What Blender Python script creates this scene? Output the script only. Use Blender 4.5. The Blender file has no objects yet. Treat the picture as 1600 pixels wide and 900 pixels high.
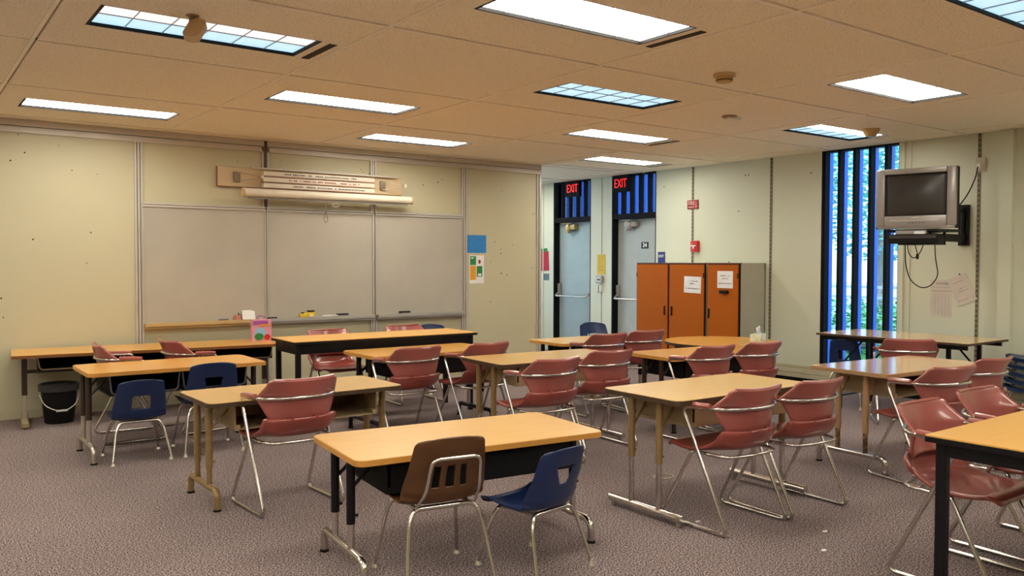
import bpy, bmesh, math, random
from mathutils import Vector, Matrix
random.seed(7)
sc = bpy.context.scene
COL = sc.collection
PI = math.pi
R = math.radians

# ------------------------------------------------------------------ camera, world, exposure
CAMZ = 1.445
yaw, pitch, roll, FOC = R(53.65), R(-1.76), R(0.11), 1319.24
cy_, sy_, cp_, sp_ = math.cos(yaw), math.sin(yaw), math.cos(pitch), math.sin(pitch)
Fv = Vector((cy_*cp_, sy_*cp_, sp_)); Rv = Vector((sy_, -cy_, 0)); Uv = Rv.cross(Fv)
R2 = math.cos(roll)*Rv + math.sin(roll)*Uv
U2 = -math.sin(roll)*Rv + math.cos(roll)*Uv
cam = bpy.data.cameras.new('camera'); camo = bpy.data.objects.new('camera', cam); COL.objects.link(camo)
cam.sensor_fit = 'HORIZONTAL'; cam.sensor_width = 36.0; cam.lens = FOC/1600*36.0
cam.clip_start = 0.05; cam.clip_end = 400
m = Matrix((R2, U2, -Fv)).transposed().to_4x4(); m.translation = Vector((0, 0, CAMZ)); camo.matrix_world = m
sc.camera = camo
sc.view_settings.view_transform = 'Standard'; sc.view_settings.look = 'None'
sc.view_settings.exposure = 0.70; sc.view_settings.gamma = 1.0
sc.view_settings.use_curve_mapping = False
try:
    sc.cycles.use_denoising = True; sc.cycles.max_bounces = 10; sc.cycles.diffuse_bounces = 7
    sc.cycles.sample_clamp_indirect = 8.0; sc.cycles.caustics_reflective = False; sc.cycles.caustics_refractive = False
except Exception: pass
LIGHT_E = 12.5
BLUE_E = 0.62
SKY_E = 2.2
w = bpy.data.worlds.new('sky'); sc.world = w; w.use_nodes = True
nt = w.node_tree; nt.nodes.clear()
wo = nt.nodes.new('ShaderNodeOutputWorld'); bg = nt.nodes.new('ShaderNodeBackground')
tcw = nt.nodes.new('ShaderNodeTexCoord'); sx = nt.nodes.new('ShaderNodeSeparateXYZ'); cr = nt.nodes.new('ShaderNodeValToRGB')
cr.color_ramp.elements[0].position = 0.0; cr.color_ramp.elements[0].color = (0.80, 0.92, 1.0, 1)
cr.color_ramp.elements[1].position = 0.7; cr.color_ramp.elements[1].color = (0.25, 0.50, 1.0, 1)
nt.links.new(tcw.outputs['Generated'], sx.inputs[0]); nt.links.new(sx.outputs['Z'], cr.inputs[0])
nt.links.new(cr.outputs[0], bg.inputs[0]); bg.inputs[1].default_value = SKY_E
nt.links.new(bg.outputs[0], wo.inputs[0])

sun = bpy.data.lights.new('sun', 'SUN'); sun.energy = 3.0; sun.angle = 0.01; sun.color = (1.0, 0.95, 0.85)
suno = bpy.data.objects.new('sun', sun); COL.objects.link(suno); suno.rotation_euler = Vector((0.55, 0.45, -0.9)).to_track_quat('-Z', 'Y').to_euler()

# ------------------------------------------------------------------ materials
MATS = {}
def mat(name, col, rough=0.5, metal=0.0, noise=None, bump=None, emit=None, coat=0.0, spec=0.5, stretch=(1, 1, 1)):
    """noise=(scale, col2, lo, hi); bump=(scale, strength)"""
    if name in MATS: return MATS[name]
    mt = bpy.data.materials.new(name); mt.use_nodes = True; n = mt.node_tree
    b = n.nodes['Principled BSDF']
    b.inputs['Base Color'].default_value = (*col, 1); b.inputs['Roughness'].default_value = rough
    b.inputs['Metallic'].default_value = metal
    b.inputs['Specular IOR Level'].default_value = spec
    if coat: b.inputs['Coat Weight'].default_value = coat; b.inputs['Coat Roughness'].default_value = 0.12
    tc = n.nodes.new('ShaderNodeTexCoord'); mp = n.nodes.new('ShaderNodeMapping'); mp.inputs['Scale'].default_value = stretch
    n.links.new(tc.outputs['Object'], mp.inputs[0])
    if noise is None: noise = (6.0, tuple(c*0.93 for c in col), 0.35, 0.65)
    ns = n.nodes.new('ShaderNodeTexNoise'); ns.inputs['Scale'].default_value = noise[0]; ns.inputs['Detail'].default_value = 4
    rp = n.nodes.new('ShaderNodeValToRGB')
    rp.color_ramp.elements[0].position = noise[2]; rp.color_ramp.elements[0].color = (*noise[1], 1)
    rp.color_ramp.elements[1].position = noise[3]; rp.color_ramp.elements[1].color = (*col, 1)
    n.links.new(mp.outputs[0], ns.inputs['Vector']); n.links.new(ns.outputs[0], rp.inputs[0]); n.links.new(rp.outputs[0], b.inputs['Base Color'])
    if bump:
        n2 = n.nodes.new('ShaderNodeTexNoise'); n2.inputs['Scale'].default_value = bump[0]; n2.inputs['Detail'].default_value = 3
        bp = n.nodes.new('ShaderNodeBump'); bp.inputs['Strength'].default_value = bump[1]; bp.inputs['Distance'].default_value = 0.004
        n.links.new(mp.outputs[0], n2.inputs['Vector']); n.links.new(n2.outputs[0], bp.inputs['Height']); n.links.new(bp.outputs[0], b.inputs['Normal'])
    if emit:
        b.inputs['Emission Color'].default_value = (*emit[0], 1); b.inputs['Emission Strength'].default_value = emit[1]
    MATS[name] = mt; return mt

WALL = mat('painted_panel', (0.545, 0.51, 0.355), 0.45, noise=(0.7, (0.52, 0.485, 0.33), 0.3, 0.7), bump=(60, 0.08))
WALLB = mat('painted_panel_daylit', (0.62, 0.64, 0.52), 0.45, noise=(0.7, (0.59, 0.61, 0.49), 0.3, 0.7), bump=(60, 0.08))  # less yellow than the partition: cool daylight put into the colour
HALLW = mat('hall_paint', (0.52, 0.60, 0.60), 0.5)
CEIL = mat('ceiling_tile', (0.92, 0.85, 0.71), 0.9, noise=(120, (0.60, 0.51, 0.40), 0.33, 0.46), bump=(140, 0.35))
TEE = mat('ceiling_tee', (0.94, 0.86, 0.74), 0.5)
DARKGAP = mat('dark_gap', (0.03, 0.022, 0.015), 0.9)
ALU = mat('brushed_aluminium', (0.55, 0.53, 0.50), 0.38, 0.55)
ALUTRIM = mat('aluminium_trim', (0.56, 0.52, 0.48), 0.4, 0.25)
ALUGROOVE = mat('trim_groove', (0.10, 0.08, 0.06), 0.6)
BOARD = mat('whiteboard_enamel', (0.46, 0.425, 0.36), 0.20, noise=(2.2, (0.42, 0.39, 0.34), 0.35, 0.7), coat=0.2)
CHROME = mat('chrome', (0.66, 0.63, 0.60), 0.15, 1.0)
STEELG = mat('satin_steel', (0.62, 0.57, 0.50), 0.3, 0.9)
BLACK = mat('black_enamel', (0.006, 0.0055, 0.008), 0.4, spec=0.25)
BLACKM = mat('black_matte', (0.006, 0.0055, 0.006), 0.65, spec=0.2)
FRAMEB = mat('black_frame', (0.006, 0.005, 0.008), 0.75, spec=0.15)
BROWNLEG = mat('dark_brown_enamel', (0.035, 0.018, 0.012), 0.35)
GOLD = mat('bronze_enamel', (0.30, 0.20, 0.085), 0.35, 0.25)
TANLEG = mat('tan_enamel', (0.40, 0.24, 0.12), 0.4)
TANTRAY = mat('tan_plastic', (0.33, 0.24, 0.13), 0.5)
EDGEDK = mat('dark_edge_band', (0.06, 0.035, 0.02), 0.45)
EDGETAN = mat('amber_edge_band', (0.62, 0.30, 0.06), 0.4)
WOOD = mat('oak_laminate', (0.80, 0.50, 0.20), 0.28, noise=(5.0, (0.72, 0.43, 0.155), 0.3, 0.7), stretch=(1.2, 16, 16), coat=0.15)
WOODP = mat('maple_laminate', (0.72, 0.46, 0.18), 0.26, noise=(5.0, (0.67, 0.42, 0.155), 0.3, 0.7), stretch=(1.2, 12, 12), coat=0.15)
WOODO = mat('amber_laminate', (0.70, 0.37, 0.085), 0.26, noise=(5.0, (0.62, 0.31, 0.07), 0.3, 0.7), stretch=(1.2, 14, 14), coat=0.15)
WOODK = mat('golden_laminate', (0.78, 0.43, 0.10), 0.30, noise=(5.0, (0.74, 0.40, 0.09), 0.3, 0.7), stretch=(1.2, 12, 12), coat=0.1)
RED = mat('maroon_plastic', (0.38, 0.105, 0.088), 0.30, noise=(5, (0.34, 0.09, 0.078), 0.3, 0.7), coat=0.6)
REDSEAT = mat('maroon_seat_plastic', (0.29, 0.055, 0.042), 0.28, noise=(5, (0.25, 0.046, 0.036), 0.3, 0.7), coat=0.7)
BLUE = mat('navy_plastic', (0.005, 0.020, 0.085), 0.34, noise=(5, (0.006, 0.022, 0.09), 0.3, 0.7))
BROWN = mat('brown_plastic', (0.105, 0.042, 0.012), 0.34, noise=(5, (0.09, 0.035, 0.01), 0.3, 0.7))
ORANGE = mat('orange_laminate', (0.42, 0.105, 0.004), 0.6, spec=0.15, noise=(2, (0.39, 0.095, 0.003), 0.3, 0.7))
ORANGEDK = mat('dark_brown_edge', (0.10, 0.022, 0.008), 0.5)
DOORP = mat('door_paint', (0.33, 0.42, 0.45), 0.4)
DOORG = mat('door_paint_grey', (0.40, 0.43, 0.42), 0.4)
BLUEFIN = mat('blue_fin', (0.02, 0.17, 0.75), 0.5)  # one even saturated blue on all fin faces
PAPER = mat('white_paper', (0.80, 0.80, 0.82), 0.8)
PAPERP = mat('grey_paper', (0.62, 0.56, 0.50), 0.8)
INK = mat('grey_ink', (0.12, 0.12, 0.15), 0.8)
INKL = mat('faint_ink', (0.40, 0.37, 0.38), 0.8)
WHITEP = mat('white_plastic', (0.75, 0.75, 0.72), 0.4)
BEIGE = mat('beige_plastic', (0.62, 0.45, 0.26), 0.5)
BEIGEBD = mat('beige_board', (0.62, 0.48, 0.30), 0.6)
CREAM = mat('cream_enamel', (0.74, 0.68, 0.57), 0.4)
SILVER = mat('silver_plastic', (0.34, 0.32, 0.31), 0.35, 0.3)
SCREEN = mat('dark_glass_screen', (0.03, 0.027, 0.026), 0.22, coat=0.15)
REDS = mat('red_sign_paint', (0.30, 0.02, 0.02), 0.4)
REDALARM = mat('red_enamel', (0.55, 0.02, 0.02), 0.35)
REDGLOW = mat('red_lit_letters', (0.8, 0.02, 0.02), 0.4, emit=((1.0, 0.012, 0.012), 0.95))
NAVYS = mat('navy_sign', (0.01, 0.015, 0.18), 0.4)
YELLOWP = mat('yellow_paper', (0.70, 0.50, 0.09), 0.8)
YELLOWK = mat('yellow_ink', (0.42, 0.28, 0.04), 0.8)
BLUEPAP = mat('blue_paper', (0.03, 0.24, 0.60), 0.7, noise=(30, (0.02, 0.19, 0.52), 0.4, 0.7))
GREENP = mat('green_paper', (0.02, 0.22, 0.05), 0.7)
ORANGEP = mat('orange_paper', (0.72, 0.33, 0.02), 0.7)
REDPAP = mat('crimson_paper', (0.42, 0.02, 0.05), 0.7)
GREYPAP = mat('slate_paper', (0.12, 0.18, 0.22), 0.7)
PINK = mat('pink_paper_bag', (0.66, 0.30, 0.42), 0.6)
PURPLE = mat('purple_print', (0.35, 0.08, 0.35), 0.6)
SKYP = mat('light_blue_print', (0.25, 0.50, 0.75), 0.6)
YELTOY = mat('yellow_plastic', (0.80, 0.55, 0.02), 0.5)
BASEB = mat('cream_baseboard', (0.52, 0.48, 0.34), 0.5)

def mat_emit(name, col, e):
    mt = bpy.data.materials.new(name); mt.use_nodes = True; n = mt.node_tree
    b = n.nodes['Principled BSDF']; b.inputs['Base Color'].default_value = (0.8, 0.8, 0.8, 1)
    b.inputs['Roughness'].default_value = 0.4
    tc = n.nodes.new('ShaderNodeTexCoord'); ns = n.nodes.new('ShaderNodeTexNoise'); ns.inputs['Scale'].default_value = 5
    mx = n.nodes.new('ShaderNodeMix'); mx.data_type = 'RGBA'
    mx.inputs[6].default_value = (*[c*0.86 for c in col], 1); mx.inputs[7].default_value = (*col, 1)
    n.links.new(tc.outputs['Object'], ns.inputs[0]); n.links.new(ns.outputs[0], mx.inputs[0]); n.links.new(mx.outputs[2], b.inputs['Emission Color'])
    b.inputs['Emission Strength'].default_value = e; return mt
L_WARM = mat_emit('warm_white_lens', (1.0, 0.945, 0.80), LIGHT_E)
L_BLUE = mat_emit('sky_reflection_lens', (0.42, 0.80, 1.0), BLUE_E)  # blue glow painted in for sky reflected in the lens
L_DIM = mat_emit('dim_white_lens', (0.92, 0.88, 0.88), BLUE_E*1.05)
L_GREY = mat_emit('neutral_white_lens', (1.0, 0.90, 0.75), LIGHT_E)
GLASS = bpy.data.materials.new('window_glass'); GLASS.use_nodes = True
_n = GLASS.node_tree; _n.nodes.clear()
_o = _n.nodes.new('ShaderNodeOutputMaterial'); _t = _n.nodes.new('ShaderNodeBsdfTransparent'); _g = _n.nodes.new('ShaderNodeBsdfGlossy'); _x = _n.nodes.new('ShaderNodeMixShader'); _f = _n.nodes.new('ShaderNodeFresnel')
_g.inputs['Roughness'].default_value = 0.02; _t.inputs[0].default_value = (0.80, 0.93, 1.0, 1); _f.inputs[0].default_value = 1.3
_n.links.new(_f.outputs[0], _x.inputs[0]); _n.links.new(_t.outputs[0], _x.inputs[1]); _n.links.new(_g.outputs[0], _x.inputs[2]); _n.links.new(_x.outputs[0], _o.inputs[0])

def carpet_mat():
    mt = bpy.data.materials.new('speckled_carpet'); mt.use_nodes = True; n = mt.node_tree; b = n.nodes['Principled BSDF']
    b.inputs['Roughness'].default_value = 0.95; b.inputs['Specular IOR Level'].default_value = 0.1
    tc = n.nodes.new('ShaderNodeTexCoord')
    a = n.nodes.new('ShaderNodeTexNoise'); a.inputs['Scale'].default_value = 125; a.inputs['Detail'].default_value = 3; a.inputs['Roughness'].default_value = 0.6
    r = n.nodes.new('ShaderNodeValToRGB'); e = r.color_ramp.elements
    e[0].position = 0.42; e[0].color = (0.05, 0.042, 0.052, 1); e[1].position = 0.585; e[1].color = (0.55, 0.44, 0.42, 1)
    mid = e.new(0.5); mid.color = (0.22, 0.172, 0.172, 1)
    c = n.nodes.new('ShaderNodeTexNoise'); c.inputs['Scale'].default_value = 1.1
    mx = n.nodes.new('ShaderNodeMix'); mx.data_type = 'RGBA'; mx.blend_type = 'MULTIPLY'; mx.inputs[0].default_value = 0.35
    n.links.new(tc.outputs['Object'], a.inputs[0]); n.links.new(a.outputs[0], r.inputs[0]); n.links.new(tc.outputs['Object'], c.inputs[0])
    n.links.new(r.outputs[0], mx.inputs[6]); n.links.new(c.outputs[0], mx.inputs[7]); n.links.new(mx.outputs[2], b.inputs['Base Color'])
    bp = n.nodes.new('ShaderNodeBump'); bp.inputs['Strength'].default_value = 0.06; bp.inputs['Distance'].default_value = 0.002
    n.links.new(a.outputs[0], bp.inputs['Height']); n.links.new(bp.outputs[0], b.inputs['Normal'])
    return mt
CARPET = carpet_mat()

# ------------------------------------------------------------------ mesh helpers
class MB:
    def __init__(s): s.bm = bmesh.new()
    def box(s, x0, x1, y0, y1, z0, z1, bev=0.0):
        b = bmesh.new(); r = bmesh.ops.create_cube(b, size=1)
        for v in b.verts: v.co = Vector(((x0+x1)/2+v.co.x*(x1-x0), (y0+y1)/2+v.co.y*(y1-y0), (z0+z1)/2+v.co.z*(z1-z0)))
        if bev: bmesh.ops.bevel(b, geom=b.edges[:], offset=bev, segments=2, affect='EDGES', profile=0.5)
        s.merge(b); return s
    def merge(s, b, M=None):
        if M is not None: b.transform(M)
        me = bpy.data.meshes.new('tmp'); b.to_mesh(me); b.free(); s.bm.from_mesh(me); bpy.data.meshes.remove(me); return s
    def tube(s, pts, r, n=10, fil=0.0, closed=False, cap=True, radii=None):
        P = [Vector(p) for p in pts]
        if fil: P = fillet(P, fil, closed)
        N = len(P); rings = []
        t0 = (P[1]-P[0]).normalized(); up = Vector((0, 0, 1)) if abs(t0.z) < 0.9 else Vector((1, 0, 0))
        nrm = t0.cross(up).normalized()
        for i in range(N):
            if closed: t = (P[(i+1) % N]-P[i-1]).normalized()
            else: t = (P[min(i+1, N-1)]-P[max(i-1, 0)]).normalized()
            nrm = (nrm-t*nrm.dot(t)).normalized(); bn = t.cross(nrm)
            rr = r if radii is None else radii[0]+(radii[1]-radii[0])*i/(N-1)
            rings.append([s.bm.verts.new(P[i]+nrm*rr*math.cos(2*PI*k/n)+bn*rr*math.sin(2*PI*k/n)) for k in range(n)])
        for i in range(N if closed else N-1):
            a, b = rings[i], rings[(i+1) % N]
            for k in range(n): s.bm.faces.new((a[k], a[(k+1) % n], b[(k+1) % n], b[k]))
        if cap and not closed: s.bm.faces.new(rings[0][::-1]); s.bm.faces.new(rings[-1])
        return s
    def lathe(s, prof, cx=0, cy=0, n=24, sx=1, sy=1):
        rings = [[s.bm.verts.new((cx+r*sx*math.cos(2*PI*k/n), cy+r*sy*math.sin(2*PI*k/n), z)) for k in range(n)] for r, z in prof]
        for a, b in zip(rings, rings[1:]):
            for k in range(n): s.bm.faces.new((a[k], a[(k+1) % n], b[(k+1) % n], b[k]))
        s.bm.faces.new(rings[0][::-1]); s.bm.faces.new(rings[-1]); return s
    def prism(s, poly, z0, z1, M=None, bev=0.0):
        b = bmesh.new(); lo = [b.verts.new((x, y, z0)) for x, y in poly]; hi = [b.verts.new((x, y, z1)) for x, y in poly]
        b.faces.new(lo[::-1]); b.faces.new(hi); k = len(poly)
        for i in range(k): b.faces.new((lo[i], lo[(i+1) % k], hi[(i+1) % k], hi[i]))
        s.merge(b, M); return s
    def surf(s, f, nu, nv, keep=None):
        V = [[s.bm.verts.new(f(i/nu, j/nv)) for j in range(nv+1)] for i in range(nu+1)]
        for i in range(nu):
            for j in range(nv):
                if keep and not keep((i+.5)/nu, (j+.5)/nv): continue
                s.bm.faces.new((V[i][j], V[i+1][j], V[i+1][j+1], V[i][j+1]))
        bmesh.ops.delete(s.bm, geom=[v for v in s.bm.verts if not v.link_faces], context='VERTS'); return s
    def obj(s, name, mt, parent=None, smooth=True, solid=None, sub=0, loc=None, rot=None, kind=None):
        bmesh.ops.recalc_face_normals(s.bm, faces=s.bm.faces[:])
        me = bpy.data.meshes.new(name); s.bm.to_mesh(me); s.bm.free(); me.materials.append(mt)
        o = bpy.data.objects.new(name, me); COL.objects.link(o)
        if parent is not None: o.parent = parent
        if smooth:
            for p in me.polygons: p.use_smooth = True
            try: me.set_sharp_from_angle(angle=R(38))
            except Exception: pass
        if solid: md = o.modifiers.new('s', 'SOLIDIFY'); md.thickness = solid; md.offset = 0
        if sub: md = o.modifiers.new('b', 'SUBSURF'); md.levels = sub; md.render_levels = sub
        if loc: o.location = loc
        if rot: o.rotation_euler = rot
        if kind: o['kind'] = kind
        return o

def fillet(P, rad, closed=False, seg=5):
    out = []; N = len(P)
    for i in range(N):
        if not closed and i in (0, N-1): out.append(P[i]); continue
        a, b, c = P[i-1], P[i], P[(i+1) % N]
        d1 = (a-b); d2 = (c-b); l = min(rad, d1.length*0.48, d2.length*0.48)
        p, q = b+d1.normalized()*l, b+d2.normalized()*l
        for k in range(seg+1):
            t = k/seg; out.append((1-t)**2*p+2*t*(1-t)*b+t*t*q)
    return out
def rrect(L, W, r, seg=5):
    pts = []
    for cx, cy, a0 in ((L/2-r, W/2-r, 0), (-L/2+r, W/2-r, 90), (-L/2+r, -W/2+r, 180), (L/2-r, -W/2+r, 270)):
        for k in range(seg+1): a = R(a0+90*k/seg); pts.append((cx+r*math.cos(a), cy+r*math.sin(a)))
    return pts
def thing(name, label, cat, loc, rz=0.0, group=None):
    o = bpy.data.objects.new(name, None); COL.objects.link(o); o.location = loc; o.rotation_euler = (0, 0, R(rz))
    o.empty_display_size = 0.1
    o['label'] = label; o['category'] = cat
    if group: o['group'] = group
    return o
def tag(o, label, cat, group=None):
    o['label'] = label; o['category'] = cat
    if group: o['group'] = group
    return o
def copy_tree(o, parent=None):
    c = o.copy(); COL.objects.link(c); c.parent = parent
    for ch in list(o.children): copy_tree(ch, c)
    return c
def text(name, s, size, mt, parent, loc, rot, ext=0.002, bold=0.0, sx=1.0):
    cu = bpy.data.curves.new(name, 'FONT'); cu.body = s; cu.size = size; cu.extrude = ext; cu.align_x = 'CENTER'; cu.align_y = 'CENTER'; cu.offset = bold
    t = bpy.data.objects.new('tmp_text', cu); COL.objects.link(t)
    dg = bpy.context.evaluated_depsgraph_get(); me = bpy.data.meshes.new_from_object(t.evaluated_get(dg))
    bpy.data.objects.remove(t); me.materials.clear(); me.materials.append(mt); me.name = name
    o = bpy.data.objects.new(name, me); COL.objects.link(o); o.parent = parent; o.location = loc; o.rotation_euler = rot; o.scale = (sx, 1, 1)
    return o

# ------------------------------------------------------------------ room shell
XB, YA, ZC = 8.75, 8.89, 2.735
X0, Y0, Y1 = -3.0, -3.4, 12.7
HX0 = 7.0      # partition end
WT = 0.18
MB().box(X0, XB+WT, Y0, Y1, -0.1, 0).obj('floor', CARPET, kind='structure', smooth=False)
# ceiling made of tiles with a shallow gap grid; holes where the light fixtures sit
GX, GY, MX, MY = 0.70, 2.645, 1.54, 1.505
LX, LY = 1.19, 0.45
cells = []; ceil_b = MB(); tee = MB(); gap = MB()
gap.box(X0, XB+WT, Y0, Y1, ZC+0.10, ZC+0.14)
fix = []
for i in range(-3, 6):
    for j in range(-5, 7):
        x0, x1 = GX+i*MX, GX+(i+1)*MX; y0, y1 = GY+j*MY, GY+(j+1)*MY
        x0c, x1c, y0c, y1c = max(x0, X0), min(x1, XB), max(y0, Y0), min(y1, Y1)
        if x1c-x0c < 0.05 or y1c-y0c < 0.05: continue
        g = 0.010
        a, b, c, d = x0c+g, x1c-g, y0c+g, y1c-g
        lit = ((i+j) % 2 == 1) and -2 <= i <= 4 and -3 <= j <= 5 and x1 <= XB+0.5
        lit = lit and (x1-x1c < 0.5)
        if lit:
            cx, cy = (x0+x1)/2, (y0+y1)/2
            if i == 4: cx = 7.62
            if j == 3: cy = cy+0.02
            hx0, hx1, hy0, hy1 = cx-LX/2, cx+LX/2, cy-LY/2, cy+LY/2
            ceil_b.box(a, hx0, c, d, ZC, ZC+0.03); ceil_b.box(hx1, b, c, d, ZC, ZC+0.03)
            ceil_b.box(hx0, hx1, c, hy0, ZC, ZC+0.03); ceil_b.box(hx0, hx1, hy1, d, ZC, ZC+0.03)
            fix.append((i, j, cx, cy))
        else: ceil_b.box(a, b, c, d, ZC, ZC+0.03)
for i in range(-2, 6):
    x = GX+i*MX
    if X0 < x < XB: tee.box(x-0.026, x-0.004, Y0, Y1, ZC-0.006, ZC+0.012)
for j in range(-4, 7):
    y = GY+j*MY
    if Y0 < y < Y1 and j != 2: tee.box(X0, XB, y+0.002, y+0.030, ZC-0.005, ZC+0.012)
    if j == 2: gap.box(0.7, XB, y-.011, y+.004, ZC+.004, ZC+.02)
ceil_b.obj('ceiling', CEIL, kind='structure', smooth=False)
tee.obj('trim_1', TEE, kind='structure', smooth=False)
gap.obj('trim_2', DARKGAP, kind='structure', smooth=False)

# outer walls (behind the camera and to the left)
MB().box(X0-WT, X0, Y0, YA, 0, ZC+0.1).obj('wall_left', WALL, kind='structure', smooth=False)
MB().box(X0-WT, XB+WT, Y0-WT, Y0, 0, ZC+0.1).obj('wall_rear', WALL, kind='structure', smooth=False)
# whiteboard partition
MB().box(X0, HX0, YA, YA+0.12, 0, ZC+0.02).obj('wall_front', WALL, kind='structure', smooth=False)
# right wall with two doors and the tall window
def wallB(y0, y1, z0, z1): wb.box(XB, XB+WT, y0, y1, z0, z1)
WY0, WY1 = 4.863, 5.805
D1, D2 = (9.835, 10.74), (8.45, 9.355)
wb = MB()
wallB(Y0, WY0, 0, ZC+.1); wallB(WY1, D2[0], 0, ZC+.1); wallB(D2[1], D1[0], 0, ZC+.1); wallB(D1[1], Y1, 0, ZC+.1)
wb.obj('wall_right', WALLB, kind='structure', smooth=False)
# hall behind the partition
hb = MB(); hb.box(2.6, 4.2, Y1, Y1+WT, 0, ZC+.1); hb.box(7.9, XB+WT, Y1, Y1+WT, 0, ZC+.1); hb.box(4.2, 7.9, Y1, Y1+WT, 0, 0.3)
hb.box(2.45, 2.6, YA+.12, Y1, 0, ZC+.1)
hb.obj('wall_back', HALLW, kind='structure', smooth=False)
MB().box(4.2, 7.9, Y1+0.08, Y1+0.10, 0.3, ZC+.05).obj('window_4', GLASS, kind='structure', smooth=False)
# partition trim: header rails, vertical battens, end cap
tr = MB()
for z0, z1, d in ((2.675, 2.733, .03), (2.615, 2.668, .022)): tr.box(X0, 3.232, YA-d, YA, z0, z1); tr.box(3.268, HX0, YA-d, YA, z0, z1)
for x in (-0.9, 1.975, 4.53, 5.79):
    for dx in (-.028, .0, .028): tr.box(x+dx-.010, x+dx+.010, YA-.022, YA, 0.02, 2.615)
for dx in (-.03, .03): tr.box(3.25+dx-.010, 3.25+dx+.010, YA-.022, YA, 0.02, 2.73)
tr.box(HX0-.055, HX0-.035, YA-.016, YA, 0.02, 2.615); tr.box(HX0-.02, HX0+.012, YA-.02, YA+.14, 0, 2.733)
tr.obj('trim_3', ALUTRIM, kind='structure', smooth=False)
tg = MB()
for x in (-0.9, 1.975, 4.53, 5.79):
    for dx in (-.014, .014): tg.box(x+dx-.004, x+dx+.004, YA-.012, YA, 0.02, 2.615)
tg.box(3.236, 3.264, YA-.012, YA, 0.02, 2.733)
tg.obj('trim_4', ALUGROOVE, kind='structure', smooth=False)
# baseboards
MB().box(X0, HX0, YA-.015, YA, 0, 0.075).box(X0, HX0, YA-.022, YA, 0, 0.02).obj('baseboard_front', BASEB, kind='structure', smooth=False)
bb = MB(); bb2 = MB()
for y0, y1 in ((Y0, WY0-.05), (WY0-.05, D2[0])):
    bb.box(XB-.05, XB, y0, y1, 0.075, 0.125); bb.box(XB-.035, XB, y0, y1, 0.13, 0.19); bb.box(XB-.02, XB, y0, y1, 0.195, 0.215)
    bb2.box(XB-.02, XB, y0, y1, 0, 0.075)
bb.obj('baseboard_right', BASEB, kind='structure', smooth=False); bb2.obj('baseboard_cove', BLACKM, kind='structure', smooth=False)
# right wall slotted seams, battens and pilaster
st = MB(); sl = MB()
for y in (7.767, 6.507, 4.04):
    st.box(XB-.006, XB, y-.016, y+.016, 0.22, 2.73)
    z = 0.25
    while z < 2.72: sl.box(XB-.009, XB-.004, y-.009, y+.009, z, z+.030); z += 0.05
st.box(XB-.006, XB, 9.575, 9.581, 0.22, 2.73)
st.obj('trim_5', mat('seam_strip', (0.25, 0.22, 0.15), 0.5), kind='structure', smooth=False); sl.obj('trim_6', ALUGROOVE, kind='structure', smooth=False)
pl = MB(); pl.box(XB-.07, XB, 3.70, 3.82, 0, 2.73); pl.box(XB-.02, XB, 3.82, 3.86, 0, 2.73); pl.box(XB-.02, XB, WY0-.06, WY0, .215, 2.73); pl.box(XB-.012, XB, WY0-.13, WY0-.10, .215, 2.73)
pl.box(XB-.010, XB, 11.0, 11.02, 0, 2.73)
pl.obj('trim_7', WALLB, kind='structure', smooth=False)
MB().box(X0, XB, YA-.001, YA, 2.7331, 2.7349).obj('trim_8', DARKGAP, kind='structure', smooth=False)

# ---- tall slatted window
def slat_window(name, y0, y1, z0, z1, n, fin, mw=.034):
    fr = MB(); fn = MB()
    fr.box(XB-.005, XB+.13, y1-.02, y1, z0, z1); fr.box(XB-.005, XB+.13, y0, y0+.012, z0, z1); fr.box(XB, XB+.13, y0, y1, z1-.015, z1+.02)
    if z0 < .1: fr.box(XB, XB+.13, y0, y1, z0, z0+.06)
    step = (y1-y0)/n
    for k in range(n):
        y = y1-.012-k*step
        fr.box(XB, XB+.065, y-mw, y, z0, z1)
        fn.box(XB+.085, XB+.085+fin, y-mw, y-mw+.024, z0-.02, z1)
    o = fr.obj(name, FRAMEB, kind='structure', smooth=False)
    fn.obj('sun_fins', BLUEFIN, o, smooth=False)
    MB().box(XB+.07, XB+.076, y0, y1, z0, z1).obj('glass_pane', GLASS, o, smooth=False)
    return o
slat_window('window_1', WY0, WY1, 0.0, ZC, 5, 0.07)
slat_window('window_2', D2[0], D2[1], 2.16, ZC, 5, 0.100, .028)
slat_window('window_3', D1[0], D1[1], 2.16, ZC, 5, 0.100, .028)

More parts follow.
